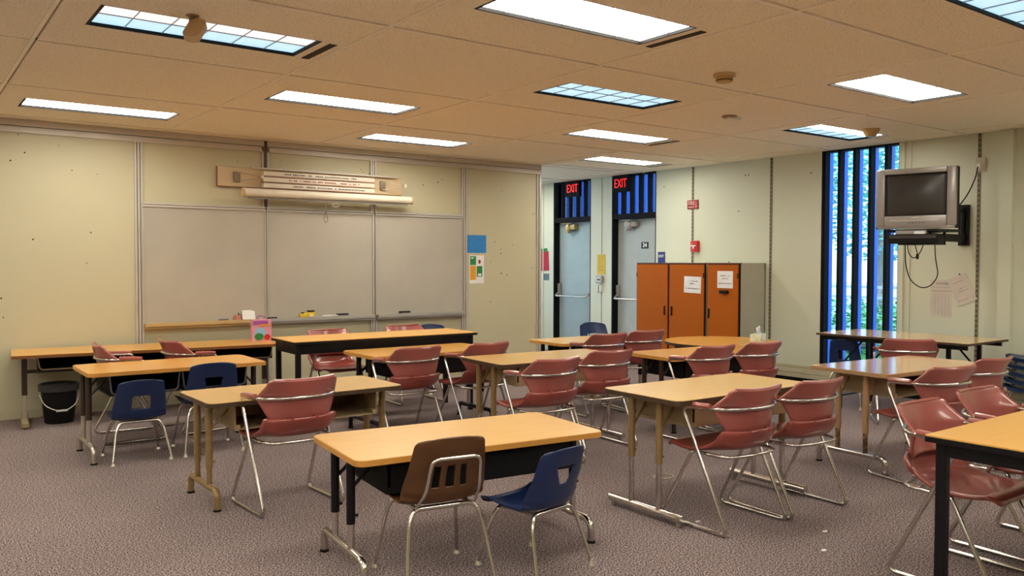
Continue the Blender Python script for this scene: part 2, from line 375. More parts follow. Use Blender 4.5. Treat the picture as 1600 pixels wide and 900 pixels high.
# ---- exit doors
def door(idx, y0, y1, leafmat, num, closer_y, clmat):
    fr = MB()
    fr.box(XB-.004, XB+.15, y1-.03, y1, 0, 2.16); fr.box(XB-.004, XB+.15, y0, y0+.012, 0, 2.16); fr.box(XB-.004, XB+.15, y0, y1, 2.085, 2.16)
    o = fr.obj('door_%d' % idx, FRAMEB, kind='structure', smooth=False)
    MB().box(XB+.10, XB+.145, y0+.012, y1-.03, 0.01, 2.085, .004).obj('door_leaf', leafmat, o, smooth=False)
    pb = MB(); zb = 0.93; ya, yb = y0+.06, y1-.10
    pb.tube([(XB+.09, yb+.05, zb+.05), (XB-.03, yb+.02, zb-.03), (XB-.03, yb-.06, zb-.03), (XB-.03, ya+.06, zb-.03), (XB-.03, ya+.02, zb-.03), (XB+.09, ya, zb+.05)], .014, fil=.04)
    pb.obj('panic_bar', STEELG, o)
    ph = MB(); ph.box(XB+.055, XB+.10, yb+.01, yb+.075, zb-.02, zb+.17, .006); ph.box(XB+.055, XB+.10, ya-.035, ya+.03, zb-.02, zb+.17, .006)
    ph.obj('bar_housing', SILVER, o)
    c = MB(); c.box(XB+.02, XB+.10, closer_y-.17, closer_y+.07, 1.965, 2.045, .01); c.lathe([(.035, 1.91), (.05, 1.95), (.05, 2.02), (.03, 2.05)], XB+.03, closer_y-.02, 16)
    cl = c.obj('door_closer', clmat, o)
    MB().tube([(XB+.05, closer_y-.02, 2.055), (XB-.02, closer_y-.12, 2.062), (XB+.03, closer_y+.16, 2.07), (XB+.08, closer_y+.2, 2.075)], .008).obj('closer_arm', clmat, cl)
    if num:
        p = MB().box(XB+.094, XB+.0995, 8.69, 8.83, 1.645, 1.74).obj('number_plate', BLACK, o, smooth=False)
        text('door_number', '34', .085, WHITEP, p, (XB+.093, 8.76, 1.692), (R(90), 0, R(-90)), .001, .003)
        MB().box(XB+.097, XB+.0995, 8.93, 8.945, 1.26, 1.50).obj('tape_strip', PAPERP, o, smooth=False)
    MB().box(XB+.094, XB+.10, y0+.055, y0+.08, 1.20, 1.26).obj('lock_plate', BLACK, o, smooth=False)
    return o
door(2, D1[0], D1[1], DOORP, False, 10.42, mat('brass_closer', (0.55, 0.42, 0.20), .35, .6))
door(1, D2[0], D2[1], DOORG, True, 9.05, SILVER)

# ---- outdoors
MB().box(XB+WT, 60, -25, 50, -0.12, -0.02).obj('ground', mat('pale_paving', (0.62, 0.60, 0.56), .8), kind='structure', smooth=False)
MB().box(11.5, 14.5, -10, 30, -0.02, 0.0).obj('lawn', mat('lawn_grass', (0.08, 0.26, 0.05), .9, noise=(9, (0.03, 0.13, 0.02), .35, .65)), kind='structure', smooth=False)

# ------------------------------------------------------------------ big furniture: tables
def legset_double(root, x, W, h, post, insert, foot, style, split=0.42, dy=0.11, topz=None):
    """two posts side by side with a foot; style: 'arch' or 'bar'"""
    topz = topz or h-.03
    for sgn in (-1, 1):
        y = sgn*dy
        p = MB().tube([(x, y, split*h), (x, y, topz)], .021, 12)
        p.tube([(x+.02, y, split*h+.035), (x+.034, y, split*h+.035)], .007, 8)
        po = p.obj('leg_post', post, root)
        MB().tube([(x, y, .10 if style == 'arch' else .045), (x, y, split*h+.01)], .0165, 12).obj('leg_insert', insert, po)
    f = MB()
    if style == 'arch':
        w2 = W/2-.05
        f.tube([(x, -w2, .012), (x, -w2, .115), (x, w2, .115), (x, w2, .012)], .019, 12, fil=.09)
    else:
        w2 = W/2-.02
        f.tube([(x, -w2, .045), (x, w2, .045)], .022, 12)
        for s_ in (-1, 1): f.lathe([(.016, .0), (.016, .03)], x, s_*(w2-.03), 10)
    fo = f.obj('foot', foot, root)
    if style == 'arch':
        g = MB()
        for s_ in (-1, 1): g.lathe([(.024, 0), (.022, .012)], x, s_*(W/2-.05), 12)
        g.obj('glide', BLACKM, fo)
def tabletop(root, L, W, h, wood, edge, r=.05, t=.028):
    MB().prism(rrect(L-.006, W-.006, r), h-t+.003, h).obj('tabletop', wood, root, smooth=False)
    MB().prism(rrect(L, W, r), h-t, h-.003).obj('edge_band', edge, root)
def tray(root, x0, x1, W, h, mt, hh=.13, rim=None, y0=None, y1=None):
    y0 = -W/2+.06 if y0 is None else y0; y1 = W/2-.12 if y1 is None else y1
    z1 = h-.03; z0 = z1-hh; t = .006
    b = MB(); b.box(x0+.02, x1-.02, y0, y1, z0, z0+t); b.box(x0, x0+t, y0, y1, z0+.02, z1); b.box(x1-t, x1, y0, y1, z0+.02, z1); b.box(x0, x1, y1-t, y1, z0, z1)
    b.box(x0, x0+.03, y0, y1, z0, z0+.03); b.box(x1-.03, x1, y0, y1, z0, z0+.03)
    o = b.obj('book_tray', mt, root, smooth=False)
    if rim: MB().tube([(x0, y0, z1), (x0+.015, y0, z0+.01), (x1-.015, y0, z0+.01), (x1, y0, z1)], .006, 8, fil=.03).obj('tray_rim', rim, o)
def activity_table(name, label, c, rz, L, W, h, wood, edge, post, insert, foot, style, traymat, trayhh=.13, ntray=1, rim=None, split=.42, inset=.07, trayclosed=False, r=.05):
    t = thing(name, label, 'table', (c[0], c[1], 0), rz)
    tabletop(t, L, W, h, wood, edge, r)
    for s_ in (-1, 1): legset_double(t, s_*(L/2-inset), W, h, post, insert, foot, style, split)
    a = -L/2+inset+.10; tot = L-2*(inset+.10); w_ = tot/ntray
    for k in range(ntray):
        tray(t, a+k*w_+.01, a+(k+1)*w_-.01, W, h, traymat, trayhh, rim)
    if trayclosed:
        MB().box(a+.03, -a-.03, -W/2+.055, -W/2+.062, h-.03-trayhh*.98, h-.03).obj('apron', traymat, t, smooth=False)
    for s_ in (-1, 1):
        xx = s_*(L/2-inset)
        for q in (-1, 1): MB().tube([(xx, q*.11, h*.70), (xx-s_*.15, q*.11, h-.035)], .009, 8).obj('brace', post, t)
    return t
activity_table('activity_table', 'low oak-topped black-legged table nearest the camera, with brown and blue chairs', (2.305, 3.575), -6, 1.33, .66, .58, WOOD, EDGETAN, BLACK, CHROME, CHROME, 'arch', BLACKM, .15, 1, None, .42, .05, True)
activity_table('activity_table', 'oak-topped dark-legged table at left with two small blue chairs', (1.745, 6.83), 0, 1.29, .655, .655, WOODO, EDGETAN, BROWNLEG, STEELG, STEELG, 'arch', BLACKM, .15, 2, INK, .45, .04)
activity_table('activity_table', 'tan-topped dark-edged table on bronze arched legs, single red chair before it at left', (2.07, 5.17), 1, 1.27, .60, .635, WOODP, EDGEDK, GOLD, GOLD, GOLD, 'arch', TANTRAY, .15, 1, None, .36, .06)
activity_table('activity_table', 'amber table with black tray before the long black-apron table, two maroon chairs', (3.76, 6.44), 0, 1.24, .64, .675, WOODO, EDGETAN, BLACK, STEELG, BLACK, 'arch', BLACKM, .16, 1, None, .40, .06, True)
activity_table('activity_table', 'tan dark-edged table on bronze legs and chrome foot bars in the middle of the room', (4.21, 5.26), -4, 1.23, .63, .695, WOODP, EDGEDK, GOLD, CHROME, CHROME, 'bar', TANTRAY, .15, 1, None, .40, .06, True)
activity_table('activity_table', 'dark-edged table on bronze and chrome legs, front right, with two adjoining maroon chairs', (3.99, 3.39), -1, 1.21, .62, .70, WOODP, EDGEDK, GOLD, CHROME, CHROME, 'bar', TANTRAY, .14, 1, None, .46, .06, True)
activity_table('activity_table', 'glossy table on tan legs with a chrome arched foot, nearest the tall window', (5.97, 3.30), -4, 1.24, .63, .70, mat('glossy_laminate', (0.66, 0.41, 0.20), .14, noise=(5, (0.61, .37, .17), .3, .7), stretch=(1.2, 12, 12), coat=.5), mat('tan_edge', (.42, .26, .13), .4), TANLEG, mat('worn_brown_steel', (0.30, .16, .08), .5, .3, noise=(30, (.08, .04, .02), .4, .6)), CHROME, 'arch', TANTRAY, .15, 1, None, .38, .07)
activity_table('activity_table', 'amber-topped table nearest the exit doors, one blue and two red chairs around it', (5.80, 6.48), -3, 1.22, .59, .66, WOODP, EDGETAN, BLACK, STEELG, BLACK, 'arch', BLACKM, .15, 1, None, .40, .06, True)
activity_table('activity_table', 'amber-topped table between the round table and the tan table at centre right', (5.89, 5.14), -4, 1.23, .64, .64, WOODO, EDGETAN, BROWNLEG, STEELG, BROWNLEG, 'arch', BLACKM, .16, 1, None, .40, .06, True)

def apron_table(label, c, rz, L, W, h, wood, ap):
    t = thing('work_table', label, 'table', (c[0], c[1], 0), rz)
    MB().prism(rrect(L-.004, W-.004, .006, 2), h-.006, h).obj('tabletop', wood, t, smooth=False)
    MB().prism(rrect(L, W, .008, 2), h-.028, h-.0055).obj('edge_band', BLACK, t)
    b = MB(); i = .035
    b.box(-L/2+i, L/2-i, -W/2+i, -W/2+i+.02, h-ap, h-.028); b.box(-L/2+i, L/2-i, W/2-i-.02, W/2-i, h-ap, h-.028)
    b.box(-L/2+i, -L/2+i+.02, -W/2+i, W/2-i, h-ap, h-.028); b.box(L/2-i-.02, L/2-i, -W/2+i, W/2-i, h-ap, h-.028)
    b.obj('apron', BLACK, t, smooth=False)
    for sx_ in (-1, 1):
        for sy2 in (-1, 1):
            x, y = sx_*(L/2-i-.018), sy2*(W/2-i-.018)
            MB().box(x-.021, x+.021, y-.021, y+.021, 0.0, h-.028, .004).obj('leg', BLACK, t, smooth=False)
    return t
apron_table('long tan table with deep black apron and square legs in front of the whiteboards', (3.69, 7.14), -1, 1.86, .58, .76, WOODK, .115)
apron_table('golden-topped black table cut by the right edge, two maroon chairs beyond it', (4.345, 1.41), 1, 1.86, .76, .74, WOODK, .085)

# left wall-side desk
t = thing('long_desk', 'long wood desk against the whiteboard wall, bucket beneath and bag on top', 'desk', (1.98, 8.43, 0), -5.5)
L_, W_, h_ = 2.30, .66, .643
tabletop(t, L_, W_, h_, WOODO, mat('brown_edge', (.22, .08, .02), .4), .03)
for x in (-L_/2+.10, L_/2-.10):
    p = MB().box(x-.022, x+.022, -.022, .022, .26, h_-.03, .004).obj('leg_post', BROWNLEG, t, smooth=False)
    MB().box(x-.016, x+.016, -.016, .016, .05, .27, .003).obj('leg_insert', STEELG, p, smooth=False)
    MB().box(x-.028, x+.028, -.27, .27, .012, .055, .006).obj('foot', mat('khaki_enamel', (.33, .27, .14), .4, .2), t, smooth=False)
for k in range(3): tray(t, -L_/2+.20+k*.68, -L_/2+.86+k*.68, W_, h_, BLACKM, .12, TANTRAY, -.22, .18)
MB().box(-L_/2+.1, L_/2-.1, -.012, .012, h_-.19, h_-.16).obj('stretcher', BROWNLEG, t, smooth=False)

# folding table under the tall window
t = thing('folding_table', 'large tan folding table with black folding legs under the window and television', 'table', (7.93, 4.30, 0), 91)
L_, W_, h_ = 1.50, .80, .74
tabletop(t, L_, W_, h_, mat('pale_laminate', (0.66, 0.45, 0.22), .2, noise=(5, (.6, .4, .19), .3, .7), stretch=(1.2, 12, 12), coat=.35), EDGEDK, .02, .022)
b = MB(); b.box(-L_/2+.04, L_/2-.04, -W_/2+.05, -W_/2+.075, h_-.065, h_-.022); b.box(-L_/2+.04, L_/2-.04, W_/2-.075, W_/2-.05, h_-.065, h_-.022)
b.obj('rail', BLACK, t, smooth=False)
for x, s_ in ((-L_/2+.22, 1), (L_/2-.22, -1)):
    for y in (-W_/2+.10, W_/2-.10):
        MB().box(x-.017, x+.017, y-.017, y+.017, 0, h_-.03, .003).obj('leg', BLACK, t, smooth=False)
        MB().tube([(x, y, .42), (x+s_*.26, y, h_-.03)], .010, 8).obj('brace', BLACK, t)
    MB().tube([(x, -W_/2+.10, .12), (x, W_/2-.10, .12)], .010, 8).obj('leg_crossbar', BLACK, t)

# round table
t = thing('round_table', 'round low wood table in front of the orange cabinets, tissue box on it', 'table', (7.19, 5.96, 0), 0)
n = 48; circ = [(.61*math.cos(2*PI*k/n), .61*math.sin(2*PI*k/n)) for k in range(n)]
MB().prism([(x*.992, y*.992) for x, y in circ], .575, .60).obj('tabletop', WOODO, t)
MB().prism(circ, .572, .597).obj('edge_band', EDGEDK, t)
for k in range(4):
    a = R(45+90*k); x, y = .44*math.cos(a), .44*math.sin(a)
    l = MB().tube([(x, y, .22), (x, y, .572)], .020, 12).obj('leg', BROWNLEG, t)
    MB().tube([(x, y, .0), (x, y, .225)], .015, 12).obj('leg_insert', STEELG, l)
MB().lathe([(.50, .525), (.50, .572), (.48, .572)], 0, 0, 40).obj('apron', BLACKM, t)

# ------------------------------------------------------------------ chairs
def make_sled():
    t = thing('sled_armchair', '', 'chair', (0, 0, 0))
    # seat shell with waterfall front and upturned rear lip
    def seat(u, v):
        x = (u-.5)*2; ax = abs(x)
        if v < .70:
            q = v/.70; y = .235-.425*q; w_ = .222+.016*math.sin(q*PI); z = .448-.026*math.sin(q*PI)-.035*max(0, 1-q/.13)**2+.055*ax**4*q**3
            if q < .12: w_ *= .88+q
            return Vector((x*w_, y+.05*ax**4*q**4, z))
        q = (v-.70)/.30; w_ = .232-.010*q
        if q > .85: w_ -= .012*((q-.85)/.15)**2
        z = .448+.100*q+.055*ax**4*(1-q)+.008*math.sin(q*PI); yy = -.190-.052*math.sin(q*PI/2)+.05*ax**4*(1-q)+.075*ax**2.2*q
        return Vector((x*w_, yy, z))
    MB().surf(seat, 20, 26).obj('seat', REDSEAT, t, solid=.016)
    # back shell: hexagonal, widest at the rail, concave to the sitter
    def back(u, v):
        x = (u-.5)*2; z = .536+.234*v
        if v < .57: w_ = .183+(.245-.183)*(v/.57)
        else: w_ = .245-(.245-.205)*((v-.57)/.43)
        if v < .08: w_ -= .022*((.08-v)/.08)**2
        if v > .92: w_ -= .022*((v-.92)/.08)**2
        X = x*w_
        cc = 2.05-(.75*((.57-v)/.57) if v < .57 else 1.15*((v-.57)/.43)**1.2)
        y = -.238-.030*(v-.5)*2+cc*X*X
        return Vector((X, y, z+.010*X*X/.06*(1 if v > .9 else 0)))
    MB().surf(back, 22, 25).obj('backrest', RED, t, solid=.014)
    MB().tube([back(k/16, v_) + Vector((0, .004, 0)) for v_, rng in ((1.0, range(0, 17)),) for k in rng], .009, 8).obj('top_lip', RED, t)
    # chrome rail, arms and sled frames in one continuous tube
    rail = [(-.15, -.255, .667), (.15, -.255, .667)]
    for s_ in (-1, 1):
        f = MB()
        f.tube([(0, -.257, .667), (s_*.13, -.240, .667), (s_*.235, -.165, .667), (s_*.250, .085, .655), (s_*.250, -.245, .012), (s_*.248, .245, .012), (s_*.222, .035, .408), (s_*.20, .02, .412)], .0105, 10, fil=.055)
        f.obj('side_frame', CHROME, t)
        a = MB().tube([(s_*.243, -.11, .677), (s_*.251, .0, .675), (s_*.252, .055, .668)], .015, 8); a.obj('arm_pad', RED, t)
    MB().tube([(-.205, .07, .412), (-.215, -.10, .410), (-.19, -.205, .410), (0, -.232, .410), (.19, -.205, .410), (.215, -.10, .410), (.205, .07, .412)], .0095, 10, fil=.07).obj('seat_hoop', CHROME, t)
    for x in (-.07, .07): MB().box(x-.012, x+.012, -.244, -.226, .530, .556).obj('back_bracket', REDSEAT, t, smooth=False)
    return t
SLED0 = make_sled()
GRP = None
def sled(x, y, rz, label, first=[True]):
    """x, y = middle of the rear feet / back rail; rz = 0 faces +Y"""
    o = SLED0 if first[0] else copy_tree(SLED0); first[0] = False
    a = R(rz); fx, fy = -math.sin(a), math.cos(a)
    o.location = (x+fx*.245, y+fy*.245, 0); o.rotation_euler = (0, 0, a); o['label'] = label
    return o
sled(1.91, 4.60, 3, 'maroon armchair with chrome sled frame alone at the bronze-legged left table')
sled(3.34, 5.75, 2, 'maroon chrome-framed armchair left of the pair before the long black-apron table')
sled(4.00, 5.72, 4, 'maroon chrome-framed armchair right of the pair at the rear middle table')
sled(3.72, 4.50, -1, 'maroon sled armchair at the middle table, left one, just behind the front table')
sled(4.40, 4.68, -4, 'maroon sled armchair at the middle table, right one, behind the front-left maroon chair')
sled(5.42, 5.80, -6, 'maroon armchair at the table nearest the doors, left one, blue chair behind it')
sled(5.99, 5.86, -8, 'maroon armchair just left of the orange cabinets at the table nearest the doors')
sled(5.35, 4.46, -4, 'maroon armchair left of the pair before the round table')
sled(5.90, 4.42, -6, 'maroon armchair right of the pair before the round table, its back below the tissue box')
sled(3.745, 2.84, -1, 'maroon sled armchair left of the adjoining pair at the front right table')
sled(4.285, 2.81, -2, 'maroon sled armchair right of the adjoining pair at the front right table')
sled(7.16, 3.86, -52, 'maroon armchair at the folding table below the television')
sled(5.50, 2.66, -14, 'maroon armchair at the glossy table near the window, left of its pair')
sled(6.27, 2.74, -6, 'maroon armchair partly hidden at the glossy table, farther right of its pair')
sled(3.98, 2.11, 180, 'maroon armchair facing the camera at the golden table on the right edge, nearer one')
sled(4.64, 2.15, 178, 'maroon armchair facing the camera at the golden table, farther one at the right edge')
sled(3.46, 7.80, 182, 'maroon armchair facing the camera behind the long black-apron table, left one')
sled(4.36, 7.88, 178, 'maroon armchair facing the camera behind the long black-apron table, right one')
sled(1.32, 7.44, -93, 'maroon armchair turned sideways by the long desk, nearest the bucket')
sled(1.87, 7.46, -80, 'maroon armchair turned sideways by the long desk, second from the bucket')

def make_shell_chair(name, mt, s, H, hole, W=.40, hoop=False):
    t = thing(name, '', 'chair', (0, 0, 0)); k = W/.40
    prof = [(.205, -.035), (.195, -.008), (.15, .0), (.03, -.012), (-.10, -.006), (-.150, .012), (-.175, .05), (-.187, .11)]
    pts = [Vector((0, y*k, s+z*k)) for y, z in prof]; nb = 10
    a = pts[-1]
    for i in range(1, nb+1):
        q = i/nb; pts.append(Vector((0, a.y-.055*q, a.z+(H-a.z)*q)))
    cum = [0]
    for p, q in zip(pts, pts[1:]): cum.append(cum[-1]+(q-p).length)
    T = cum[-1]
    def at(v):
        d = v*T
        for i in range(len(pts)-1):
            if d <= cum[i+1]+1e-9: f = (d-cum[i])/(cum[i+1]-cum[i]); return pts[i].lerp(pts[i+1], f)
        return pts[-1]
    vb = cum[6]/T
    def f(u, v):
        x = (u-.5)*2; p = at(v)
        w_ = (.185 if v < vb else .185-.035*(v-vb)/(1-vb))*k
        if v < .05: w_ *= .86+2.8*v
        e = max(0, (v-.94)/.06); w_ *= 1-.16*e*e
        bend = math.exp(-((v-vb)/.10)**2)
        z = p.z+(.022*abs(x)**4*(1-min(1, v/vb)) if v < vb else 0)-e*e*.02*abs(x)**3
        y = p.y+(.045*abs(x)**2.5*min(1, max(0, (v-vb*.7)/.15)))+bend*.02*abs(x)**2
        if 0.06 < v < vb: z -= .012*(1-x*x)
        return Vector((x*w_, y, z))
    def keep(u, v):
        x = (u-.5)*2; q = (v-vb)/(1-vb); return not hole(x, q)
    MB().surf(f, 56, 110, keep).obj('seat_shell', mt, t, solid=.008)
    zf = s-.03*k
    for yy, nm in ((.11*k, 'front_leg_frame'), (-.12*k, 'rear_leg_frame')):
        sy2 = 1 if yy > 0 else -1
        for s_ in (-1, 1):
            x1 = s_*W*.40; x2 = s_*W*.49
            l = MB().tube(fillet([Vector((0, yy, zf)), Vector((s_*W*.33, yy, zf)), Vector((x1, yy+sy2*.02*k, zf-.05)), Vector((x2, yy+sy2*.085*k, .02))], .05), .0125, 10, radii=(.0125, .0095))
            lo = l.obj('leg', CHROME, t)
            MB().lathe([(.018, 0), (.016, .008), (.010, .018), (.009, .03)], x2, yy+sy2*.087*k, 12).obj('glide', STEELG, lo)
    for s_ in (-1, 1): MB().tube([(s_*W*.30, .11*k, zf), (s_*W*.30, -.12*k, zf)], .009, 8).obj('seat_brace', STEELG, t)
    if hoop:
        x_ = .105*k
        MB().tube([(-x_*1.25, -.14*k, s-.02), (-x_*1.12, -.215*k, s+.06), (-x_, -.258*k, H-.085), (x_, -.258*k, H-.085), (x_*1.12, -.215*k, s+.06), (x_*1.25, -.14*k, s-.02)], .008, 10, fil=.035).obj('back_hoop', CHROME, t)
    return t
def h_slots(x, q): return .06 < q < .48 and any(abs(x-c) < .09 for c in (-.34, 0, .34))
def h_trap(x, q): return .26 < q < .64 and abs(x) < .15+.25*min(1, (q-.26)/.34)
def h_square(x, q): return .08 < q < .50 and abs(x) < .37 and (q < .46 or abs(x) < .33)
def h_wide(x, q): return .18 < q < .56 and abs(x) < .32+.08*(q-.18)
def place(o, x, y, rz, label): o.location = (x, y, 0); o.rotation_euler = (0, 0, R(rz)); o['label'] = label; return o
place(make_shell_chair('school_chair', BROWN, .385, .685, h_slots, .43, True), 2.00, 3.33, -9, 'brown plastic school chair with three back slots and chrome hoop in the foreground')
bf = make_shell_chair('school_chair', BLUE, .315, .60, h_trap, .385)
place(bf, 2.455, 3.155, 9, 'small blue plastic school chair in the foreground beside the brown chair')
bl = make_shell_chair('school_chair', BLUE, .315, .60, h_square, .40)
place(bl, 1.44, 6.63, -1, 'small blue plastic chair with square back opening, left one at the left row table')
bm_ = make_shell_chair('school_chair', BLUE, .385, .69, h_wide, .43)
place(bm_, 1.955, 6.63, -3, 'blue plastic chair with wide back slot, right one at the left row table')
o = copy_tree(bm_); o.scale = (.80, .80, 1.0); place(o, 7.76, 4.82, -74, 'blue plastic chair by the tall window at the end of the folding table')
o = copy_tree(bm_); o.scale = (1.05, 1.05, 1.06); place(o, 4.95, 8.10, 176, 'blue chair mostly hidden behind the maroon chair at the long black-apron table')
o = copy_tree(bm_); o.scale = (1.05, 1.05, 1.10); place(o, 6.40, 6.97, 172, 'dark blue chair tucked at the far side of the table nearest the exit doors')
STK = ['bottom of', 'second from the bottom of', 'middle of', 'second from the top of', 'topmost of']
for k in range(5):
    o = copy_tree(bl); o.location = (8.36+.004*k, 3.33-.004*k, .068*k); o.rotation_euler = (0, 0, R(58))
    o['label'] = 'blue plastic chair, %s the stack of five at the right wall' % STK[k]; o['group'] = 'stacked blue chairs'

# ------------------------------------------------------------------ orange cabinets
def cabinet(label, y0, y1, doors, wide=False):
    t = thing('storage_cabinet', label, 'cabinet', (8.50, (y0+y1)/2, 0)); w2 = (y1-y0)/2; x0, x1, z1 = -.25, .24, 1.44
    b = MB(); b.box(x0+.02, x1, -w2, -w2+.018, .05, z1-.018); b.box(x0+.02, x1, w2-.018, w2, .05, z1-.018); b.box(x1-.01, x1, -w2, w2, .05, z1); b.box(x0+.02, x1, -w2, w2, .05, .07)
    b.box(x0+.04, x1, -w2, w2, 0, .05)
    b.obj('body', mat('beige_steel', (.52, .50, .42), .5), t, smooth=False)
    MB().box(x0-.002, x0+.03, -w2-.002, w2+.002, z1-.018, z1).obj('top_trim', ORANGEDK, t, smooth=False)
    MB().box(x0+.03, x1, -w2, w2, z1-.018, z1-.002).obj('top_panel', MATS['beige_steel'], t, smooth=False)
    f = MB(); f.box(x0+.004, x0+.02, -w2, -w2+.012, .05, z1-.018); f.box(x0+.004, x0+.02, w2-.012, w2, .05, z1-.018); f.box(x0+.012, x0+.02, -w2, w2, .05, z1-.018)
    f.obj('face_edge', BLACKM, t, smooth=False)
    for a, c, hy in doors:
        d = MB().box(x0-.014, x0+.004, a, c, .07, z1-.024, .003).obj('door', ORANGE, t, smooth=False)
        MB().box(x0-.026, x0-.012, hy-.010, hy+.010, .75, .87, .003).obj('handle', BLACKM, d, smooth=False)
        for zz in (.3, 1.28):
            e = c-.006 if abs(hy-a) < abs(hy-c) else a+.006
            MB().box(x0-.018, x0-.010, e-.006, e+.006, zz-.03, zz+.03).obj('hinge', BLACKM, d, smooth=False)
    return t
# two-door unit y 7.10..8.33, single unit 6.58..7.08
cabinet('wide two-door orange cabinet against the wall, left unit, beside the exit door', 7.115, 8.315, [(.022, .594, .072), (-.594, -.008, -.055)])
c2 = cabinet('narrower orange cabinet with a black lock box under its notice, right unit', 6.575, 7.075, [(-.235, .235, .21)])
b = MB().box(-.31, -.264, -.10, .02, 1.065, 1.105, .008).obj('lock_hasp', BLACKM, c2)
def sheet_x(name, label, x, y0, y1, z0, z1, mt, lines=(), th=.002, tilt=0, group=None, lm=None):
    """paper on the right wall / cabinet (facing -X)"""
    o = MB().box(-th/2, th/2, -(y1-y0)/2, (y1-y0)/2, -(z1-z0)/2, (z1-z0)/2).obj(name, mt, smooth=False, loc=(x, (y0+y1)/2, (z0+z1)/2), rot=(R(tilt), 0, 0))
    if lines:
        l = MB()
        for a, b_, zz, hh in lines: l.box(-th/2-.001, -th/2+.0005, (a-.5)*(y1-y0), (b_-.5)*(y1-y0), (zz-.5)*(z1-z0)-hh/2, (zz-.5)*(z1-z0)+hh/2)
        l.obj('print', lm or INK, o, smooth=False)
    tag(o, label, 'paper' if name != 'sign' else 'sign', group); return o
def dashes(z, hh, a=.2, b=.8, seed=1, n=9):
    rnd = random.Random(seed); out = []; w_ = (b-a)/n
    for k in range(n):
        if rnd.random() < .85: out.append((a+k*w_, a+(k+.55+.4*rnd.random())*w_, z, hh*(.6+.6*rnd.random())))
    return out
sheet_x('notice', 'white printed notice taped to the middle orange cabinet door', 8.234, 7.165, 7.447, 1.055, 1.265, PAPER, dashes(.72, .010, .2, .8, 1)+dashes(.56, .012, .3, .68, 2)+dashes(.27, .010, .08, .92, 3, 14), tilt=1.5)
sheet_x('notice', 'white printed notice on the right orange cabinet above the black lock', 8.234, 6.665, 6.905, 1.13, 1.34, PAPER, dashes(.72, .010, .2, .8, 4)+dashes(.56, .012, .3, .68, 5)+dashes(.27, .010, .08, .92, 6, 14))

# ------------------------------------------------------------------ whiteboards, trays
for k, (x0, x1) in enumerate(((2.01, 3.235), (3.262, 4.51), (4.555, 5.755))):
    wh = ('left', 'middle', 'right')[k]
    t = thing('whiteboard', '%s whiteboard of the three, framed in aluminium on the partition wall' % wh, 'whiteboard', ((x0+x1)/2, YA, .82))
    w2 = (x1-x0)/2
    MB().box(-w2, w2, -.024, -.004, .01, 1.175).obj('writing_panel', BOARD, t, smooth=False)
    f = MB(); f.box(-w2-.008, w2+.008, -.036, -.002, 1.165, 1.185); f.box(-w2-.008, w2+.008, -.030, -.002, 1.19, 1.21)
    f.box(-w2-.010, -w2, -.034, -.002, 0, 1.17); f.box(w2, w2+.010, -.034, -.002, 0, 1.17); f.obj('frame', ALUTRIM if k == 0 else ALU, t, smooth=False)
    tm = mat('tan_tray', (.50, .36, .17), .4) if k == 0 else ALU
    y = MB(); y.box(-w2, w2, -.09, -.002, .0, .010); y.box(-w2, w2, -.094, -.085, -.02, .016); y.box(-w2, w2, -.07, -.002, -.045, -.0)
    y.obj('marker_tray', tm, t, smooth=False)
def on_tray(x): return (x, YA-.05, .831)
for x, lab in ((4.12, 'black felt eraser on the middle whiteboard tray'), (4.92, 'black felt eraser on the right whiteboard tray')):
    t = thing('eraser', lab, 'eraser', on_tray(x), 0)
    MB().box(-.065, .065, -.024, .024, 0, .014, .002).obj('felt', mat('grey_felt', (.12, .12, .12), .95), t); MB().box(-.067, .067, -.026, .026, .0135, .028, .004).obj('grip', BLACKM, t)
t = thing('toy_figure', 'yellow box-shaped toy with dark top on the middle whiteboard tray', 'toy', on_tray(3.70))
MB().box(-.085, .0, -.02, .02, 0, .045, .008).box(-.01, .085, -.025, .02, 0, .06, .008).obj('body', YELTOY, t)
MB().box(0, .075, -.028, .022, .058, .075, .005).box(-.07, -.045, -.022, .02, .044, .056, .004).obj('dark_top', BLACKM, t); MB().box(.015, .055, -.028, -.024, .01, .035).obj('sticker', PAPER, t, smooth=False)
t = MB().box(-.07, .07, -.0015, .0015, 0, .10).obj('card', PAPER, smooth=False, loc=(3.05, YA-.045, .832), rot=(R(-12), 0, R(4))); tag(t, 'blank white card leaning on the left whiteboard tray', 'card')
t = thing('marker_cup', 'small red and white item on the left whiteboard tray beside the card', 'container', on_tray(2.93))
MB().lathe([(.030, 0), (.034, .05), (.030, .052), (.026, .01)], 0, 0, 16).obj('cup', mat('pink_plastic', (.62, .25, .20), .5), t); MB().lathe([(.006, .012), (.006, .075)], .008, 0, 8).obj('cap', BLACKM, t)
for k, (x, mt_, lab) in enumerate(((2.78, INK, 'dark marker lying on the left whiteboard tray'), (3.30, BLACKM, 'black marker at the left end of the middle tray'), (3.93, PAPER, 'white marker beside the yellow toy'), (4.01, ALU, 'grey marker beside the black eraser, middle tray'))):
    t = MB().tube([(-.05, 0, .009), (.05, 0, .009)], .008, 8).obj('marker', mt_, loc=(x, YA-.055, .831), rot=(0, 0, R(6-9*k))); tag(t, lab, 'marker')

